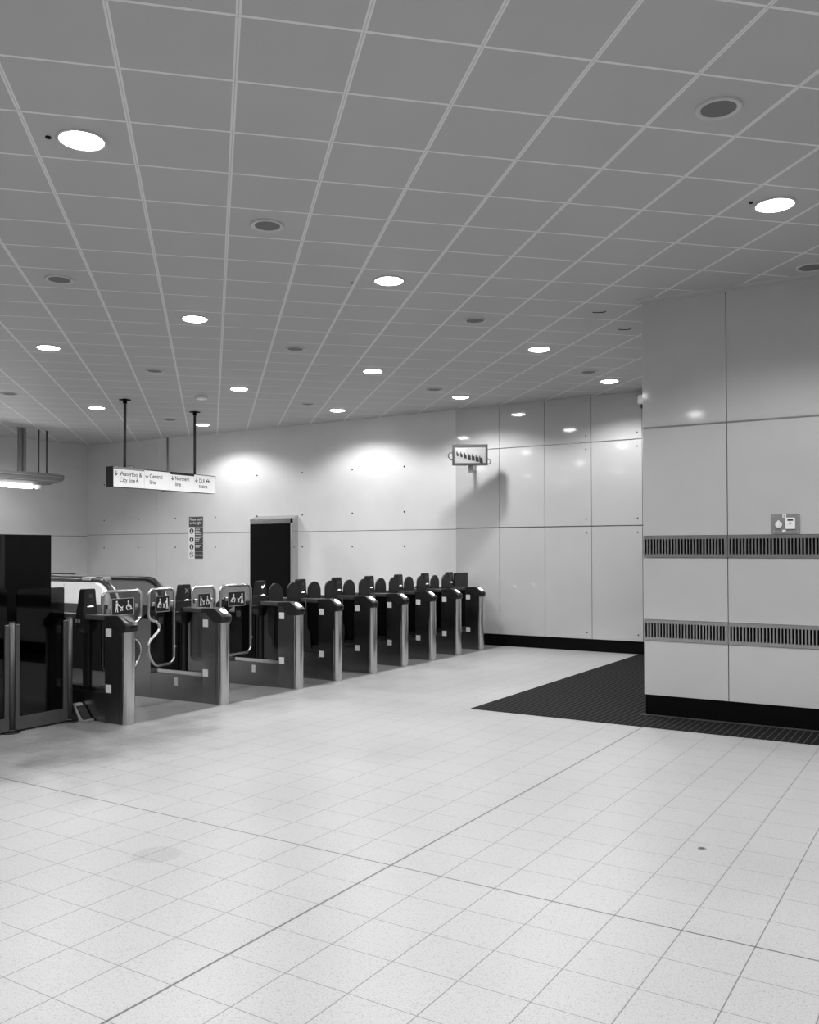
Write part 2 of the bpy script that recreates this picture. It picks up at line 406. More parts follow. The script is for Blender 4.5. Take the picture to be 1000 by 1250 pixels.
LAMPS = [(-1.5, 2.5, 'large bright ceiling downlight at the upper left, nearest the viewer'),
         (6.5, 2.5, 'bright ceiling downlight at the far right, above the panelled pillar'),
         (2.5, 6.5, 'bright ceiling downlight in the middle of the ceiling, above the open floor'),
         (-.5, 9.5, 'bright ceiling downlight left of centre, one row beyond the large upper left one'),
         (-3.5, 12.5, 'bright ceiling downlight near the left edge, above the smoked glass screen'),
         (.5, 16.5, 'ceiling downlight just right of the hanging sign rods, above the last sign panel'),
         (3.5, 13.5, 'ceiling downlight above the middle of the gate row, right of the small loudspeaker'),
         (6.5, 10.5, 'ceiling downlight right of centre, in front of the glossy panelled wall'),
         (9.5, 13.5, 'ceiling downlight beside the top left corner of the pillar, close to the glossy wall'),
         (6.5, 16.5, 'ceiling downlight next to the seam of concrete and glossy wall, above the monitor'),
         (3.5, 19.5, 'small far ceiling downlight close to the concrete wall, above the middle gates'),
         (-3.5, 20.5, 'small far ceiling downlight left of the hanging sign rods'),
         (-.5, 23.5, 'smallest farthest ceiling downlight, beside the right sign rod')]
GD = 'ceiling downlights'
first = True
for j, i, lb in LAMPS:
    t = dl0 if first else copy_tree(dl0); first = False
    x, y = cell(j, i); t.location = (x, y, CEIL); tag(t, lb, 'ceiling light', GD)
for x in (-16.3, -12.95, -9.67, -7.12, -4.6, -1.15, 1.4, 4.85):
    for y in (-6.9, -3.4, 0.0, 3.45, 6.9, 10.3):
        if (x, y) in ((-4.6, 3.45), (-1.15, 6.9), (-4.6, 6.9), (-7.12, 6.9), (-9.67, 6.9)) or (y == 10.3 and -16 < x < 4) or (x == -16.3 and y == 3.45) or (x == 1.4 and y > 7): continue
        if (x == -16.3 and y not in (3.45, 6.9, 10.3)) or y < -4 and x in (-12.95, -7.12, -1.15, 4.85): continue
        if x == -4.6 and y < -3: continue
        lx, ly = {(-4.6, 0.0): (-4.35, 1.0), (-16.3, 10.3): (-15.5, 9.85)}.get((x, y), (x, y))
        t = copy_tree(dl0); t.location = (lx, ly, CEIL)
        tag(t, 'ceiling downlight behind or beside the viewer, outside the picture', 'ceiling light', 'ceiling downlights out of the picture')
def make_speaker():
    t = thing('ceiling_speaker', '', 'speaker')
    prof = [(.130, 0), (.130, -.012), (.118, -.016), (.100, -.010), (.098, -.004)]
    rings = [[(r_ * math.cos(a), r_ * math.sin(a), z) for a in [2 * math.pi * i / 40 for i in range(40)]] for r_, z in prof]
    MB().loft(rings, True, cap=False).build('rim', 'rim', t)
    MB().cyl((0, 0, -.009), .099, .006, 'z', 32).build('mesh_cover', 'mesh', t)
    return t
SPK = [(4.5, .5, 'large round ceiling loudspeaker at the upper right, nearest the viewer'),
       (.5, 4.5, 'round ceiling loudspeaker left of centre, above the large downlight row'),
       (-2.5, 7.5, 'round ceiling loudspeaker at the left, above the left edge downlight'),
       (4.5, 8.5, 'round ceiling loudspeaker between the centre downlight and the right one'),
       (1.5, 11.5, 'small round ceiling loudspeaker between the two middle downlights left of centre'),
       (-1.5, 14.5, 'small round ceiling loudspeaker above the left end of the hanging sign'),
       (8.5, 12.5, 'small round ceiling loudspeaker just above the downlight beside the pillar'),
       (8.5, 4.5, 'round ceiling loudspeaker over the pillar top at the right edge'),
       (-5.5, 18.5, 'tiny round ceiling loudspeaker at the far left edge, above the hanging light boom'),
       (5.5, 15.5, 'tiny round ceiling loudspeaker left of the downlight above the monitor'),
       (2.5, 18.5, 'tiny round ceiling loudspeaker left of the far downlight by the concrete wall'),
       (-1.5, 22.5, 'tiny round ceiling loudspeaker between the two sign rods')]
sp0 = make_speaker(); first = True
for j, i, lb in SPK:
    t = sp0 if first else copy_tree(sp0); first = False
    x, y = cell(j, i); t.location = (x, y, CEIL); tag(t, lb, 'speaker', 'round ceiling loudspeakers')
for (x, y, r_, lb) in ((-4.768, 3.411, .018, 'tiny black sensor beside the large upper left downlight'), (-1.33, 6.822, .014, 'tiny black sensor beside the right downlight above the pillar'),
                       (-4.95, 6.84, .012, 'tiny black sensor beside the centre ceiling downlight')):
    tag(MB().cyl((x, y, CEIL - .008), r_, .009, 'z', 12).build('ceiling_sensor', 'blackm'), lb, 'sensor', 'small ceiling sensors')
for (x, y, lb) in ((-3.329, 9.089, 'thin dark hook in the ceiling left of the pillar top, nearer one'), (-3.344, 9.96, 'thin dark hook in the ceiling left of the pillar top, farther one')):
    tag(MB().tube([(x - .07, y, CEIL - .001), (x - .03, y, CEIL - .012), (x + .05, y + .03, CEIL - .012), (x + .07, y + .03, CEIL - .001)], .004, 6).build('ceiling_hook', 'blackm'), lb, 'hook')
tag(MB().box(-10.83, -10.68, 10.53, 10.68, CEIL - .05, CEIL, .01).build('smoke_detector', 'white'), 'small white box detector on the ceiling above the right sign rod', 'detector')

# ------------------------------------------------------------------ ventilation grilles, switch plate
def grille(x0, x1, z0, z1, label):
    t = thing('ventilation_grille', label, 'grille', (x0, PY, z0), 0, 'slotted steel grilles on the pillar')
    W, H = x1 - x0, z1 - z0; m_ = .028
    f = MB().box(0, W, -.008, .02, H - .034, H).box(0, W, -.008, .02, 0, .034).box(0, m_ * .6, -.008, .02, .034, H - .034).box(W - m_ * .6, W, -.008, .02, .034, H - .034)
    f.build('frame', 'grille', t)
    n = int((W - m_) / .0308); s_ = MB()
    for k in range(n):
        x = m_ * .6 + (W - m_ * 1.2) * (k + .5) / n
        s_.box(x + .0015, x + .0140, -.006, .014, .030, H - .030)
    s_.build('slats', 'grille', t)
    MB().box(0, W, .0215, .0219, 0, H).build('backing', 'gap', t)
grille(PL, -2.003, 1.611, 1.831, 'upper slotted steel grille on the left panel of the pillar')
grille(-1.999, -.622, 1.611, 1.831, 'upper slotted steel grille on the right panel of the pillar, under the switch plate')
grille(PL, -2.003, .765, .977, 'lower slotted steel grille on the left panel of the pillar')
grille(-1.999, -.622, .765, .977, 'lower slotted steel grille on the right panel of the pillar')
t = thing('switch_plate', 'small grey plate with round key switch and white box above the upper grille', 'switch', (-1.595, PY - .01, 1.842))
MB().box(0, .252, 0, .01, 0, .182).build('plate', 'grey', t)
MB().cyl((.066, -.014, .085), .030, .016, 'y', 24).box(.057, .075, -.022, -.012, .05, .125, .003).build('key_switch', 'white', t)
bx = MB().box(.125, .212, -.014, .002, .04, .148, .004).build('alarm_box', 'white', t)
MB().box(.145, .195, -.0155, -.0138, .118, .135).build('display', 'darkgrey', bx); MB().cyl((.168, -.018, .095), .013, .005, 'y', 16).build('button', 'rim', bx)
MB().box(.10, .132, -.002, .0, .15, .18).box(.098, .128, -.002, .0, .012, .034).build('label_tag', 'white', t)
MB().cyl((.113, -.004, .165), .006, .003, 'y', 8).cyl((.12, -.004, .022), .004, .003, 'y', 8).build('tag_mark', 'ink', t)
MB().cyl((.02, -.002, .165), .004, .003, 'y', 8).cyl((.02, -.002, .02), .004, .003, 'y', 8).cyl((.235, -.002, .165), .004, .003, 'y', 8).cyl((.235, -.002, .02), .004, .003, 'y', 8).build('screws', 'rim', t)

# ------------------------------------------------------------------ ticket gates
GX = -6.92
def head_mesh(mirror=False):
    W = .14; prof = [(-.32, 1.0), (-.32, 1.05), (-.125, 1.057), (.0, .985), (.018, .965), (.018, .915), (0, .898), (-.13, .892), (-.262, 1.0)]
    rings = []; n = 12
    for k in range(n + 1):
        tt = -1 + 2 * k / n; y = W / 2 + tt * (W / 2 + .006)
        cut = (1 - math.sqrt(max(0, 1 - tt * tt * .85))) * .045
        rings.append([((x - cut * min(1, max(0, (x + .10) / .10))), y, z) for x, z in prof])
    return MB().loft(rings, False)
SL = Vector((.125, 0, -.072)).normalized()        # direction down the slope of the head
def picto_wheelchair(s, cx, cy, flip=1):
    ring = []
    o = arc(0, 0, .034, -60, 250, 14); i_ = arc(0, 0, .024, 250, -60, 14)
    ring = [(cx + flip * x, cy - .012 + y) for x, y in o + i_]
    head = [(cx - flip * .004 + x, cy + .048 + y) for x, y in arc(0, 0, .011, 0, 330, 10)]
    body = [(cx - flip * .012, cy + .034), (cx + flip * .004, cy + .034), (cx + flip * .008, cy + .006), (cx + flip * .032, cy + .004), (cx + flip * .048, cy - .034), (cx + flip * .038, cy - .038), (cx + flip * .024, cy - .010), (cx - flip * .006, cy - .008)]
    return [ring, head, body]
def picto_pusher(cx, cy, flip=1):
    f = flip
    head = [(cx - f * .030 + x, cy + .052 + y) for x, y in arc(0, 0, .011, 0, 330, 10)]
    body = [(cx - f * .040, cy + .038), (cx - f * .020, cy + .038), (cx + f * .016, cy + .004), (cx + f * .010, cy - .002), (cx - f * .020, cy + .018), (cx - f * .020, cy - .004), (cx - f * .012, cy - .056), (cx - f * .024, cy - .056), (cx - f * .031, cy - .014), (cx - f * .044, cy - .056), (cx - f * .054, cy - .054), (cx - f * .040, cy)]
    pram = [(cx + f * .012, cy + .002), (cx + f * .018, cy - .012), (cx + f * .048, cy - .018), (cx + f * .050, cy + .012), (cx + f * .040, cy - .004)]
    leg = [(cx + f * .030, cy - .016), (cx + f * .038, cy - .016), (cx + f * .050, cy - .044), (cx + f * .040, cy - .044)]
    leg2 = [(cx + f * .030, cy - .016), (cx + f * .038, cy - .018), (cx + f * .022, cy - .046), (cx + f * .014, cy - .044)]
    return [head, body, pram, leg, leg2]
def wide_paddle(root, yh, yf, u=.62):
    """leaf in a steel tube frame; hinge side at yh, free side at yf (local y)."""
    s = 1 if yf > yh else -1; W = abs(yf - yh); z0, z1 = .43, 1.268
    def P(a, z): return (-u, yh + s * a, z)
    path = [P(0, .50)] + [P(0, z) for z in (.7, .9, 1.1)] + [P(.06 - .06 * math.cos(math.radians(q)), 1.208 + .06 * math.sin(math.radians(q))) for q in (10, 30, 50, 70, 90)]
    path += [P(W - .06 + .06 * math.sin(math.radians(q)), 1.208 + .06 * math.cos(math.radians(q))) for q in (0, 25, 50, 75, 90)]
    path += [P(W, 1.08), P(W, 1.00), P(W - .012, .965), P(W - .045, .935), P(W - .10, .915), P(W - .145, .89), P(W - .155, .85), P(W - .145, .81), P(W - .10, .77), P(W - .04, .73), P(W - .008, .69), P(W, .65), P(W, .60), P(W - .02, .54), P(W - .06, .48), P(W - .09, .45), P(W - .13, .432), P(.06, .438), P(.02, .458), P(.0, .50)]
    tb = MB().tube(path[:-1], .0165, 10, closed=True).build('wide_paddle', 'tube', root, label='steel tube framed wide paddle with a pictogram plate')
    poly = [(p[1], p[2]) for p in path[:-1]]
    MB().prism(poly, 'x', -u - .004, -u + .004).build('paddle_glass', 'leafglass', tb)
    c = yh + s * W / 2; pw = .145 if W > .45 else .10; off = 0 if W > .45 else s * -.0
    c += s * (-.0)
    MB().prism(rrect(c - pw, c + pw, 1.02, 1.192, .012), 'x', -u + .008, -u + .016).build('pictogram_plate', 'black', tb)
    MB().frame2d((-u + .016, c, 1.106), (0, 1, 0), (0, 0, 1), [list(q) for q in [rrect(-pw, pw, .083, .087, .001), rrect(-pw, pw, -.087, -.083, .001), rrect(-pw, -pw + .004, -.087, .087, .001), rrect(pw - .004, pw, -.087, .087, .001)]]).build('plate_border', 'rim', tb)
    k = pw / .145 * 1.0
    if s > 0: pols = (('pushchair_pictogram', -.05, picto_pusher(0, 0, 1)), ('wheelchair_pictogram', .075, picto_wheelchair(None, 0, 0, 1)))
    else: pols = (('wheelchair_pictogram', -.06, picto_wheelchair(None, 0, 0, -1)), ('pushchair_pictogram', .06, picto_pusher(0, 0, -1)))
    for nm, dx, pol in pols:
        MB().frame2d((-u + .0165, c, 1.106), (0, 1, 0), (0, 0, 1), [[((x + dx) * k, y) for x, y in q] for q in pol]).build(nm, 'white', tb)
    for q in (c - pw - .05, c + pw + .012): MB().box(-u - .015, -u + .02, q, q + .038, 1.085, 1.13, .004).build('clamp', 'tube', tb)
    MB().cyl((-u, yh - s * .006, .62), .014, .03, 'x', 12).build('hinge_stud', 'tube', tb)
def narrow_paddle(root, yh, yf, u=.62):
    s = 1 if yf > yh else -1; W = abs(yf - yh); r = W / 2; c = yh + s * r
    top = [(c + s * x, z) for x, z in arc(0, 1.268 - r, r, 0, 180, 14)]
    low = [(yh, .80), (yh, .66), (yh + s * .02, .62), (yh + s * .06, .59), (yh + s * .075, .54), (yh + s * .08, .49), (yh + s * .11, .435), (yh + s * .17, .412), (yh + s * .22, .44), (yf, .52), (yf, .80)]
    MB().prism(top + low, 'x', -u - .012, -u + .012).build('narrow_paddle', 'rubber', root, label='dark round-topped paddle')
def gate(name, label, near, far, reader_lit=True, wide=False, mark=None):
    t = thing(name, label, 'ticket gate', (0, 0, 0), 0, 'ticket gates')
    W = .14
    MB().box(-.315, -.062, 0, W, 0, .995).build('front_cabinet', 'steel_dark' if not reader_lit else 'steel', t)
    MB().prism([(-.062, 0.0), (-.062, W)] + [(-.062 + .068 * math.sin(math.radians(q)), W / 2 + W / 2 * math.cos(math.radians(q))) for q in range(12, 180, 12)], 'z', 0, .9, True).build('front_post', 'steel_bright', t, label='bright rounded steel front post')
    MB().box(-.1005, -.0985, -.0008, .002, 0, .9).build('door_seam', 'gap', t)
    e = .055 if wide else 0
    rc = MB().box(-1.36, -1.08, -e, W, 0, .90)
    rc.prism([(-1.36, -e), (-1.36, W)] + [(-1.36 - .06 * math.sin(math.radians(q)), (W - e) / 2 + (W + e) / 2 * math.cos(math.radians(q))) for q in range(15, 180, 15)], 'z', 0, .90)
    rc.build('rear_cabinet', 'steel', t)
    h2 = head_mesh(); 
    h2.v = [(-1.42 - x, W - y, z) for x, y, z in h2.v]
    h2.build('rear_head', 'black', t)
    if wide:
        MB().prism([(-.3, .0), (-.3, W), (-1.1, W), (-1.1, -e), (-.80, -e * .6)], 'z', 0, .285).build('base', 'steel', t)
        MB().prism([(-.315, .02), (-.315, W - .02), (-1.08, W - .02), (-1.08, .0)], 'z', .285, .33).build('base_ledge', 'steel_bright', t)
        MB().box(-.76, -.67, -.028, -.022, .165, .255).build('base_sticker', 'sticker', t)
    else:
        MB().box(-1.08, -.315, 0, W, 0, .285).build('base', 'steel', t)
        MB().box(-1.08, -.315, .02, W - .02, .285, .33).build('base_ledge', 'steel_dark' if reader_lit else 'steel_bright', t)
    MB().box(-1.10, -.318, .012, W - .012, 1.0, 1.05, .006).build('rail', 'postgrey', t)
    hd = head_mesh().build('reader_head', 'black', t)
    # reader disc on the slope
    c = Vector((-.058, W / 2, 1.0195)); nrm = Vector((.072, 0, .125)).normalized()
    ring = []
    for i in range(24):
        a = 2 * math.pi * i / 24
        ring.append(c + SL * .050 * math.cos(a) + Vector((0, 1, 0)) * .036 * math.sin(a))
    b_ = MB(); b_.loft([[tuple(p) for p in ring], [tuple(p + nrm * .006) for p in ring]], True)
    b_.build('reader_pad', 'reader' if reader_lit else 'postgrey', hd)
    c2 = Vector((-.005, W / 2, .985)); MB().box(-.002, .0195, W / 2 - .035, W / 2 + .035, .947, .956).build('ticket_slot', 'gap', hd)
    for z in (.845, .295): MB().box(-.300, -.222, -.002, .001, z, z + .08).build('sticker', 'sticker', t)
    MB().cyl((-.175, -.002, .925), .007, .003, 'y', 8).cyl((-.175, -.002, .89), .006, .003, 'y', 8).build('lock', 'gap', t)
    MB().box(-1.08, -.316, .066, .072, .33, 1.0).build('window_pane', 'panelglass', t)
    if reader_lit: MB().box(-1.09, -.745, .05, .085, .325, 1.005).build('infill_panel', 'blackm', t)
    # column, display tower
    MB().box(-.685, -.630, .045, .095, .33, .90).box(-.69, -.685, .03, .11, .33, .86).build('column', 'black', t)
    tw = MB()
    tw.loft([[(-.725 - a, W / 2 - b, z), (-.63 + a * .2, W / 2 - b, z), (-.63 + a * .2, W / 2 + b, z), (-.725 - a, W / 2 + b, z)] for z, a, b in
             ((.865, -.03, .05), (.90, -.005, .078), (.95, .012, .088), (1.05, .015, .088), (1.085, .01, .086), (1.115, .006, .082), (1.13, .002, .078), (1.29, -.012, .064), (1.305, -.02, .058))], False)
    tw = tw.build('display_tower', 'black', t)
    MB().box(-.634, -.620, .035, .105, 1.125, 1.13).cyl((-.642, W / 2 + .008, 1.128), .022, .018, 'z', 14, .008).build('indicator_lamp', 'reader', tw)
    MB().box(-.6345, -.6305, .058, .108, 1.165, 1.182).build('screen_strip', 'screen_light', tw)
    if mark == 'x':
        MB().frame2d((-.6325, W / 2 + .006, 1.235), (0, 1, 0), (0, 0, 1), [[(-.028, -.024), (-.022, -.028), (.028, .024), (.022, .028)], [(-.028, .024), (-.022, .028), (.028, -.024), (.022, -.028)]], .003).build('cross_symbol', 'screen_mid', tw)
    elif mark == 'v':
        MB().frame2d((-.6325, W / 2 + .004, 1.24), (0, 1, 0), (0, 0, 1), [[(-.026, -.002), (-.018, .008), (-.008, -.012), (.034, .020), (.036, .014), (-.006, -.028), (-.018, -.026)]], .003).build('arrow_symbol', 'reader', tw)
    else:
        MB().frame2d((-.6325, W / 2 + .006, 1.235), (0, 1, 0), (0, 0, 1), [rrect(-.02, .02, -.02, .02, .005)], .003).build('screen', 'darkgrey', tw)
    MB().box(-.74, -.715, -.022, -.018, .965, 1.0).box(-.70, -.672, -.022, -.018, .965, 1.0).build('tower_label', 'grey' if mark != 'x' else 'sticker', tw)
    # little curved guard tube beside the tower
    for yh, yf, kind in (near, far):
        s = 1 if yf > yh else -1
        if kind == 'wide':
            wide_paddle(t, yh, yf)
            MB().box(-.64, -.60, min(yh, W / 2), max(yh, W / 2), .97, 1.0).build('hinge_arm', 'black', t)
        elif kind == 'narrow':
            narrow_paddle(t, yh, yf)
            MB().box(-.635, -.605, min(yh, W / 2), max(yh, W / 2), .93, .99).build('hinge_arm', 'black', t)
        elif kind == 'panel':
            MB().prism(rrect(yh, yf, .34, 1.285, .012), 'x', -.632, -.608).build('end_panel', 'rubber', t, label='tall black infill panel up to the wall')
            MB().box(-.635, -.605, W / 2, yh + .02, .93, .99).build('hinge_arm', 'black', t)
        if kind == 'narrow' and s < 0:
            MB().tube([(-.545, .01, 1.03), (-.52, -.005, 1.0), (-.51, -.01, .95), (-.53, -.005, .90), (-.57, .01, .875)], .009, 8).build('guard_tube', 'postgrey', t)
    return t
Y = (5.84, 7.15, 8.44, 9.235, 10.055, 10.88, 11.70, 12.53, 13.36)
N_, P_ = ('narrow'), ('panel')
# wide-aisle gates have their own paddles
g1 = gate('ticket_gate', 'nearest ticket gate, dark sided with an unlit grey reader, beside the smoked glass screen', (.14, .14, None), (.21, .71, 'wide'), reader_lit=False)
g2 = gate('ticket_gate', 'second ticket gate, cross on its display, between the two wide wheelchair aisles', (-.125, -.49, 'wide'), (.14 + .0, .505, 'wide'), wide=True, mark='x')
g3 = gate('ticket_gate', 'third ticket gate, small lit arrow on its display, at the end of the wide aisles', (-.165, -.69, 'wide'), (.168, .430, 'narrow'), wide=True, mark='v')
g4 = gate('ticket_gate', 'fourth ticket gate from the left, first with narrow paddles on both sides', (-.045, -.262, 'narrow'), (.168, .430, 'narrow'))
g9 = gate('ticket_gate', 'last ticket gate, next to the glossy wall with a tall black end panel', (-.045, -.262, 'narrow'), (.150, .63, 'panel'))
for k, g in ((0, g1), (1, g2), (2, g3), (3, g4), (8, g9)): g.location = (GX - .06 * max(0, k - 3) / 5, Y[k], 0)
for k, lb in ((4, 'fifth ticket gate from the left, middle one of the whole row'), (5, 'sixth ticket gate from the left, fourth from the glossy wall'),
              (6, 'seventh ticket gate from the left, third from the glossy wall'), (7, 'eighth ticket gate from the left, next to the last one by the wall')):
    c = copy_tree(g4); c['label'] = lb; c.location = (GX - .06 * (k - 3) / 5, Y[k], 0)

# slanted metal wedge by the first gate
t = thing('door_wedge', 'small slanted metal bracket on the floor against the nearest gate', 'bracket', (-7.47, 5.74, 0))
MB().prism([(-.13, .17), (-.09, .17), (.03, .012), (-.02, .012)], 'y', 0, .085).build('slanted_plate', 'midgrey', t)
MB().prism([(-.075, .15), (-.055, .15), (.06, .012), (.035, .012)], 'y', .0, .085).build('support_plate', 'black', t)
MB().box(-.03, .09, -.005, .09, 0, .022, .004).build('foot', 'grey', t)

# ------------------------------------------------------------------ smoked glass fence and black booth at the left
t = thing('glass_fence', 'low fence of grey posts and smoked glass in front of the black booth', 'fence', (-7.57, 5.05, 0))
def fpost(parent, y, left=True, right=True):
    p = MB().cyl((0, y, 0), .030, 1.025, 'z', 20)
    p = p.build('post', 'postgrey', parent)
    MB().cyl((0, y, 1.02), .031, .012, 'z', 20).build('cap', 'black', p)
    MB().cyl((0, y, 0), .085, .012, 'z', 24).cyl((0, y, .012), .045, .02, 'z', 20).build('base_flange', 'black', p)
    if left: MB().box(-.022, .022, y - .075, y - .032, .13, 1.005, .004).build('clamp_channel', 'postgrey', p)
    if right: MB().box(-.022, .022, y + .032, y + .075, .13, 1.005, .004).build('clamp_channel', 'postgrey', p)
fpost(t, 0); fpost(t, .63, True, False); fpost(t, -.75)
MB().box(-.02, .02, .03, .60, .02, .142).box(-.02, .02, -.72, -.03, .02, .142).build('bottom_rail', 'postgrey', t)
MB().prism(rrect(.050, .565, .142, 1.335, .02), 'x', -.006, .006).build('glass_panel', 'fenceglass', t)
MB().prism(rrect(-.70, -.050, .142, 1.345, .02), 'x', -.006, .006).build('glass_panel', 'fenceglass', t)
t = thing('black_booth', 'tall black booth behind the smoked glass fence at the left edge', 'booth', (-7.80, 5.64, 0))
MB().box(-.75, 0, -2.2, 0, .04, 1.852, .006).build('body', 'blackm', t)
MB().box(.0, .006, -.560, -.515, 1.0, 1.846).build('joint_strip', 'black', t)
MB().box(-.72, -.03, -2.17, -.03, 0, .04).build('plinth', 'gap', t)

# ------------------------------------------------------------------ escalator behind the gates
def escalator_newel(xe, y0, y1, ztop, xback, r=.32):
    pr = [(xback, 0), (xe - .02, 0)] + [(xe - r + r * math.cos(math.radians(q)), ztop - r + r * math.sin(math.radians(q))) for q in range(-35, 91, 9)] + [(xback, ztop)]
    return MB().prism(pr, 'y', y0, y1)
def escalator(label, xe, ya, yb, ztop, xback, mats):
    t = thing('escalator', label, 'escalator', (xe, ya, 0))
    MB().box(xback, -.01, -.03, .0, 0, .93).build('side_cladding', 'darkgrey', t, label='dark grey lower side cladding')
    nb = escalator_newel(0, 0, .22, ztop - .03, xback).build('balustrade', mats[0], t, label='pale near balustrade end')
    fb = escalator_newel(-.0, yb - ya, yb - ya + .22, ztop - .03, xback).build('balustrade', mats[1], t, label='grey far balustrade end')
    for b, y in ((nb, .11), (fb, yb - ya + .11)):
        path = [(xback, y, ztop - .01)] + [(-.32 + .34 * math.cos(math.radians(q)), y, ztop - .35 + .34 * math.sin(math.radians(q))) for q in range(90, -36, -9)]
        MB().tube(path, .042, 10).build('handrail', 'black', b)
    MB().box(xback, -.1, .22, yb - ya, .0, .04).build('floor_plate', 'steel', t)
    return t
e1 = escalator('escalator end with white balustrade and black handrail behind the nearest gates', -10.24, 8.3, 9.2, 1.265, -4.0, ('white', 'steel'))
MB().box(-1.22, -1.10, .89, 1.0, 1.06, 1.275, .008).build('card_box', 'midgrey', e1)
MB().box(-1.185, -1.135, .883, .89, 1.13, 1.19).build('key_switch', 'gap', e1)
MB().box(-.62, -.44, .05, .17, 1.265, 1.31, .01).build('sensor_box', 'midgrey', e1)
MB().box(-.95, -.945, -.003, 0, .93, 1.21).build('panel_seam', 'grey', e1)
t = thing('escalator', 'far low escalator casing with sloping end, behind the white escalator end', 'escalator', (-15.9, 12.1, 0))
MB().prism([(-1.9, 0), (-.02, 0), (0, 1.06), (-.28, 1.18), (-1.9, 1.18)], 'y', 0, .25).build('balustrade', 'grey', t)
MB().box(-1.9, -.3, .05, .2, 1.18, 1.20).build('handrail', 'black', t)

# ------------------------------------------------------------------ hanging direction sign
SX = -11.96
t = thing('hanging_sign', 'long white direction sign hung from the ceiling on two rods, with black arrows and lettering', 'sign', (SX, 9.80, 2.745))
L_ = 2.36; H_ = .325
MB().box(-.16, -.002, -.0, L_, 0, H_ + .01).build('case', 'black', t)
MB().box(-.155, .004, -.012, 0, -.004, H_ + .014).build('end_cap', 'black', t)
MB().box(-.002, .004, .012, L_ - .004, .006, H_ - .002).build('face', 'signface', t)
tb = ((.0, .656, 'midgrey', .04), (.656, 1.228, 'darkgrey', .018), (1.228, 1.812, 'black', .046))
for y0, y1, mt_, hh in tb: MB().box(.003, .007, y0 + .012, y1, H_ + .012 - hh, H_ + .012).build('line_colour_band', mt_, t)
for y in (.656, 1.228, 1.812): MB().box(.004, .0055, y - .003, y + .003, .006, H_ - .03).build('panel_seam', 'rim', t)
def down_arrow(o, y, z, s=.085):
    o.frame2d((.0045, y, z), (0, 1, 0), (0, 0, 1), [[(-.007, .5 * s), (.007, .5 * s), (.007, -.2 * s), (-.007, -.2 * s)], [(0, -.5 * s), (.42 * s, -.05 * s), (.42 * s, .12 * s), (0, -.28 * s), (-.42 * s, .12 * s), (-.42 * s, -.05 * s)]], .0015)
def lett(strs, ay):
    o = MB(); down_arrow(o, ay, .226)
    for s_, y, z, wd in strs: o.text(s_, .105, (.005, y, z), (0, 1, 0), (0, 0, 1), wd, .001)
    return o
o = lett([('Waterloo &', .130, .192, .475), ('City line', .130, .090, .325)], .062)
o.frame2d((.005, .50, .12), (0, 1, 0), (0, 0, 1), [[(x * .8, y * .8) for x, y in q] for q in picto_wheelchair(None, 0, 0, 1)], .001)
o.build('lettering', 'ink', t)
lett([('Central', .768, .192, .290), ('line', .768, .090, .145)], .714).build('lettering', 'ink', t)
lett([('Northern', 1.350, .192, .345), ('line', 1.350, .090, .145)], 1.294).build('lettering', 'ink', t)
o = lett([('DLR', 1.930, .186, .150), ('trains', 1.930, .090, .215)], 1.870)
o.frame2d((.005, 2.155, .222), (0, 1, 0), (0, 0, 1), [arc(0, 0, .036, 0, 180, 12) + arc(0, 0, .024, 180, 0, 12), arc(0, 0, .036, 180, 360, 12) + arc(0, 0, .024, 360, 180, 12), [(-.05, -.008), (.05, -.008), (.05, .008), (-.05, .008)]], .001)
o.build('lettering', 'ink', t)
for y in (10.11 - 9.8, 11.707 - 9.8):
    rd = MB().cyl((-.08, y, H_ + .01), .024, CEIL - 2.745 - H_ - .01, 'z', 14).build('suspension_rod', 'postgrey', t)
    MB().box(-.15, -.01, y - .07, y + .07, CEIL - 2.745 - .018, CEIL - 2.745).cyl((-.08, y, CEIL - 2.745 - .07), .035, .055, 'z', 14).build('ceiling_bracket', 'blackm', rd)
MB().tube([(-.08, .40, H_ + .01), (-.08, .41, H_ + .05), (-.08, .45, H_ + .065), (-.08, .50, H_ + .05), (-.08, .52, H_ + .0)], .007, 6).build('cable', 'grey', t)
t = thing('wall_conduit', 'thin vertical conduit with a small box on the concrete wall behind the hanging sign', 'conduit', (-15.37, YB, 3.02))
MB().cyl((0, -.02, .05), .017, CEIL - 3.07, 'z', 10).build('pipe', 'alu', t)
MB().box(-.14, .06, -.06, 0, 0, .05, .006).build('box', 'grey', t)

# ------------------------------------------------------------------ poster
t = thing('escalator_notice', 'narrow black and white notice asking to stand on the right, on the concrete wall', 'notice', (-14.69, YB - .004, 1.503))
MB().box(0, .43, 0, .004, .70, .927).build('header', 'darkgrey', t)
for z0, z1 in ((.502, .695), (.34, .497), (.158, .335), (.0, .153)): MB().box(.178, .43, 0, .004, z0, z1).build('text_panel', 'darkgrey', t)
MB().box(-.015, .173, 0, .004, 0, .70).build('pictogram_strip', 'white', t)
MB().text('Please stand', .078, (.025, -.001, .845), (1, 0, 0), (0, 0, 1), .375).text('on the right', .078, (.025, -.001, .765), (1, 0, 0), (0, 0, 1), .345).build('header_lettering', 'white', t)
MB().text('No smoking', .05, (.20, -.001, .065), (1, 0, 0), (0, 0, 1), .20).build('lettering', 'white', t)
tx = MB()
for z, ws in ((.648, .14), (.608, .12), (.573, .17), (.535, .20), (.458, .17), (.42, .15), (.38, .12), (.292, .17), (.255, .155)):
    x = .2
    while x < .2 + ws - .02:
        wd = random.uniform(.03, .06); wd = min(wd, .2 + ws - x); tx.frame2d((x, -.0005, z), (1, 0, 0), (0, 0, 1), [[(0, -.008), (wd, -.008), (wd, .008), (0, .008)]], .0005); x += wd + .012
tx.build('fine_print', 'white', t)
pc = MB()
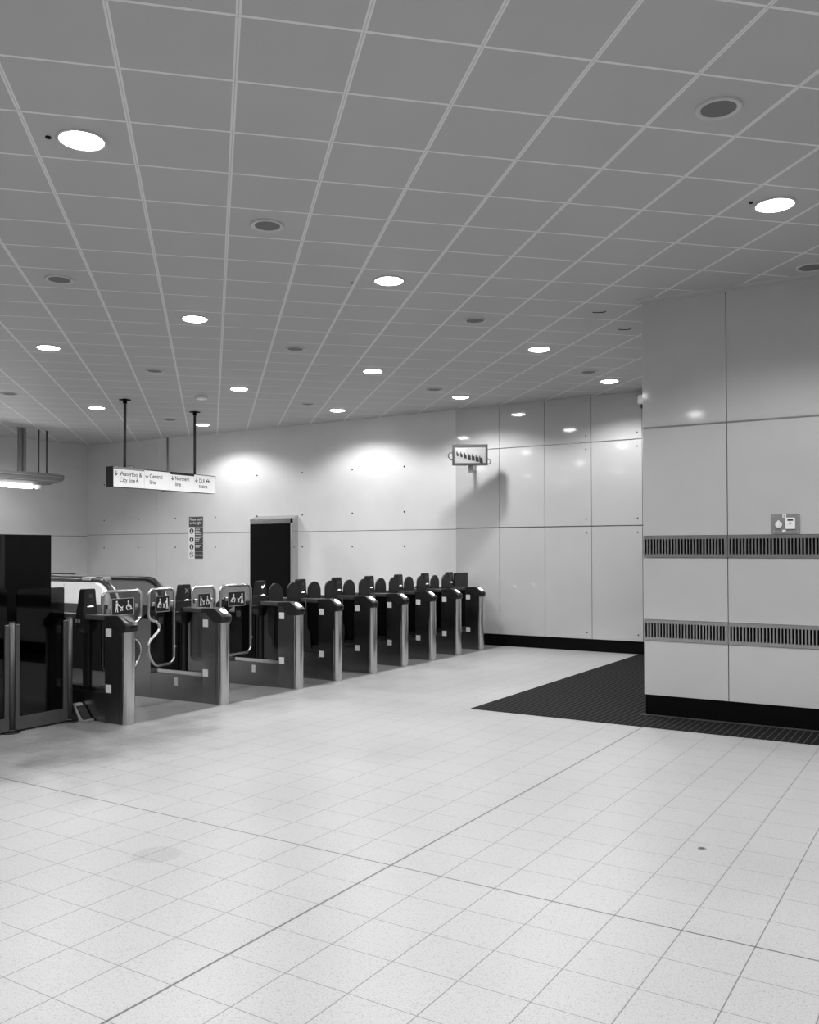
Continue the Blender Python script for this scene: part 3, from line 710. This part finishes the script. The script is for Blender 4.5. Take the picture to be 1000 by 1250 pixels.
for z in (.61, .42, .26): pc.cyl((.082, -.0015, z), .062, .002, 'y', 24)
pc.frame2d((.082, -.0002, .09), (1, 0, 0), (0, 0, 1), [arc(0, 0, .062, 0, 180, 12) + arc(0, 0, .050, 180, 0, 12), arc(0, 0, .062, 180, 360, 12) + arc(0, 0, .050, 360, 180, 12), [(-.045, .035), (.035, -.045), (.045, -.035), (-.035, .045)]], .0015)
pc.build('pictogram', 'ink', t)
pw = MB()
for z, f in ((.61, 1), (.42, -1), (.26, 1)):
    pw.frame2d((.082, -.0022, z), (1, 0, 0), (0, 0, 1), [[(x, y) for x, y in arc(0, .028, .012, 0, 330, 8)], [(-.02 * f, .012), (.018 * f, .012), (.026 * f, -.045), (.0, -.05), (-.012 * f, -.045)]], .0008)
pw.build('pictogram_figure', 'white', t)

# ------------------------------------------------------------------ black glazed cabinet on the wall
t = thing('wall_cabinet', 'tall steel framed cabinet with black glass door on the concrete wall', 'cabinet', (-12.72, YB, 0))
D = .17; WC = 1.14
MB().box(.02, WC - .02, -D + .012, 0, .05, 2.30).build('body', 'black', t)
MB().loft([[(0, -D, .05), (WC, -D, .05), (WC, -D, 2.335), (0, -D, 2.335)], [(-.0, 0, .05), (WC, 0, .05), (WC, 0, 2.40), (-.0, 0, 2.40)]], False).build('casing', 'steel_bright', t)
MB().box(.0, WC - .052, -D - .010, -D, .08, 2.235).build('door_glass', 'cabglass', t)
MB().box(-.002, WC + .002, -D - .014, -D, 2.240, 2.337).build('header', 'steel', t)
MB().box(WC - .048, WC + .002, -D - .014, -D, .06, 2.337).build('side_frame', 'grille', t)

# ------------------------------------------------------------------ CCTV monitor with bracket
ang = math.radians(28)
t = thing('wall_monitor', 'small monitor showing the gate line, on a bracket by the wall seam', 'monitor', (-7.27, 13.50, 3.32), ang)
MB().box(-.305, .305, -.03, .05, -.18, .18, .006).build('housing', 'darkgrey', t)
fr = MB().box(-.305, .305, -.045, -.03, .142, .18).box(-.305, .305, -.045, -.03, -.18, -.142).box(-.305, -.265, -.045, -.03, -.145, .145).box(.265, .305, -.045, -.03, -.145, .145)
fr.build('bezel', 'darkgrey', t)
scr = MB().box(-.265, .265, -.034, -.030, -.145, .145).build('screen', 'screen_light', t)
pic = []
for k in range(7):
    x = -.235 + k * .065; z = .035 - k * .014; s_ = 1.15 + .13 * k
    pic.append([(x, z), (x + .03 * s_, z - .002), (x + .036 * s_, z - .05 * s_), (x + .008, z - .045 * s_)])
    pic.append([(x + .006, z + .03), (x + .02, z + .03), (x + .022, z), (x + .004, z)])
MB().frame2d((0, -.0345, 0), (1, 0, 0), (0, 0, 1), pic, .001).build('picture_gates', 'screen_dark', scr)
MB().frame2d((0, -.0342, 0), (1, 0, 0), (0, 0, 1), [[(-.24, .0), (-.05, .02), (-.05, .12), (-.24, .12)], [(.0, .08), (.16, .05), (.16, -.01), (.0, .02)], [(-.25, -.06), (.1, -.13), (.1, -.145), (-.25, -.12)]], .0006).build('picture_wall', 'screen_mid', scr)
MB().box(-.03, .05, .0, .07, -.30, -.18, .006).box(.05, .10, .02, .035, -.285, -.275).cyl((.10, .027, -.295), .012, .03, 'z', 8).build('bracket', 'midgrey', t)
MB().tube([(.0, .05, .0), (.0, .18, .0), (.03, .40, .0), (.09, .62, .0)], .025, 8).build('wall_arm', 'midgrey', t)
MB().tube([(-.30, .02, .04), (-.345, .02, .045), (-.375, .02, .01), (-.37, .02, -.03), (-.335, .02, -.07), (-.30, .02, -.07)], .007, 8).build('cable', 'blackm', t)
MB().tube([(.30, .0, -.07), (.34, .0, -.07), (.345, .0, -.15), (.30, .0, -.155)], .008, 6).build('catch', 'darkgrey', t)
# white CCTV camera half hidden behind the pillar corner
t = thing('cctv_camera', 'white security camera on the glossy wall, half hidden by the pillar corner', 'camera', (-4.36, YB - .02, 4.06))
MB().cyl((-.12, -.03, .05), .022, .03, 'y', 12).tube([(-.12, -.02, .05), (-.06, -.08, .04), (0, -.14, .02)], .012, 8).build('bracket', 'white', t)
MB().box(-.09, .12, -.24, -.08, -.06, .09, .02).build('housing', 'white', t)
MB().cyl((.0, -.16, -.12), .055, .07, 'z', 16, .06).build('lens_dome', 'black', t)

# ------------------------------------------------------------------ hanging light boom at the far left
BX = -16.62
t = thing('light_boom', 'hanging grey light boom with a fluorescent tube and small camera at the left edge', 'light boom', (BX, 11.29, 3.06))
prof = [(-.16, .06), (-.13, 0.0), (.11, 0.0), (.15, .06), (.15, .15), (.16, .20), (.16, .245), (-.16, .245), (-.16, .20)]
ringA = [(x, -2.2, z) for x, z in prof]; ringB = [(x, .60, z + .02) for x, z in prof]; ringC = [(x * .9, .93, .12 + (z - .0) * .46 + .01) for x, z in prof]
MB().loft([ringA, ringB, ringC], False).build('body', 'aludark', t)
MB().box(.14, .165, -2.2, .86, .19, .205).box(.14, .158, -2.2, .80, .10, .112).build('edge_rib', 'midgrey', t)
pp = MB()
for y in (-.055, .045): pp.box(.0, .06, y - .035, y + .03, .25, CEIL - 3.06)
pp = pp.build('hanger_post', 'aludark', t)
MB().box(-.05, .11, -.12, .30, .245, .262).box(-.03, .09, -.11, .10, CEIL - 3.06 - .02, CEIL - 3.06).build('mounting_plate', 'alu', pp)
for y in (.405, .60):
    MB().cyl((.0, y, .25), .018, CEIL - 3.06 - .25, 'z', 10).build('rod', 'postgrey', t)
MB().box(.03, .12, -2.1, .20, -.075, .005, .02).build('tube_lamp', 'tubelight', t, label='glowing fluorescent tube')
dm = MB().cyl((.06, .35, -.035), .075, .04, 'z', 20).cyl((.06, .35, -.09), .045, .055, 'z', 20, .075).build('camera_mount', 'white', t)
MB().cyl((.06, .35, -.10), .040, .04, 'z', 16).build('camera_dome', 'black', dm)

# round floor cap
t = thing('floor_cap', 'small round metal cap in the pale floor at the lower right', 'floor cap', (-1.302, 5.168, 0))
MB().cyl((0, 0, 0), .024, .003, 'z', 20).build('ring', 'grey', t)
MB().cyl((0, 0, .003), .015, .001, 'z', 16).build('plug', 'darkgrey', t)
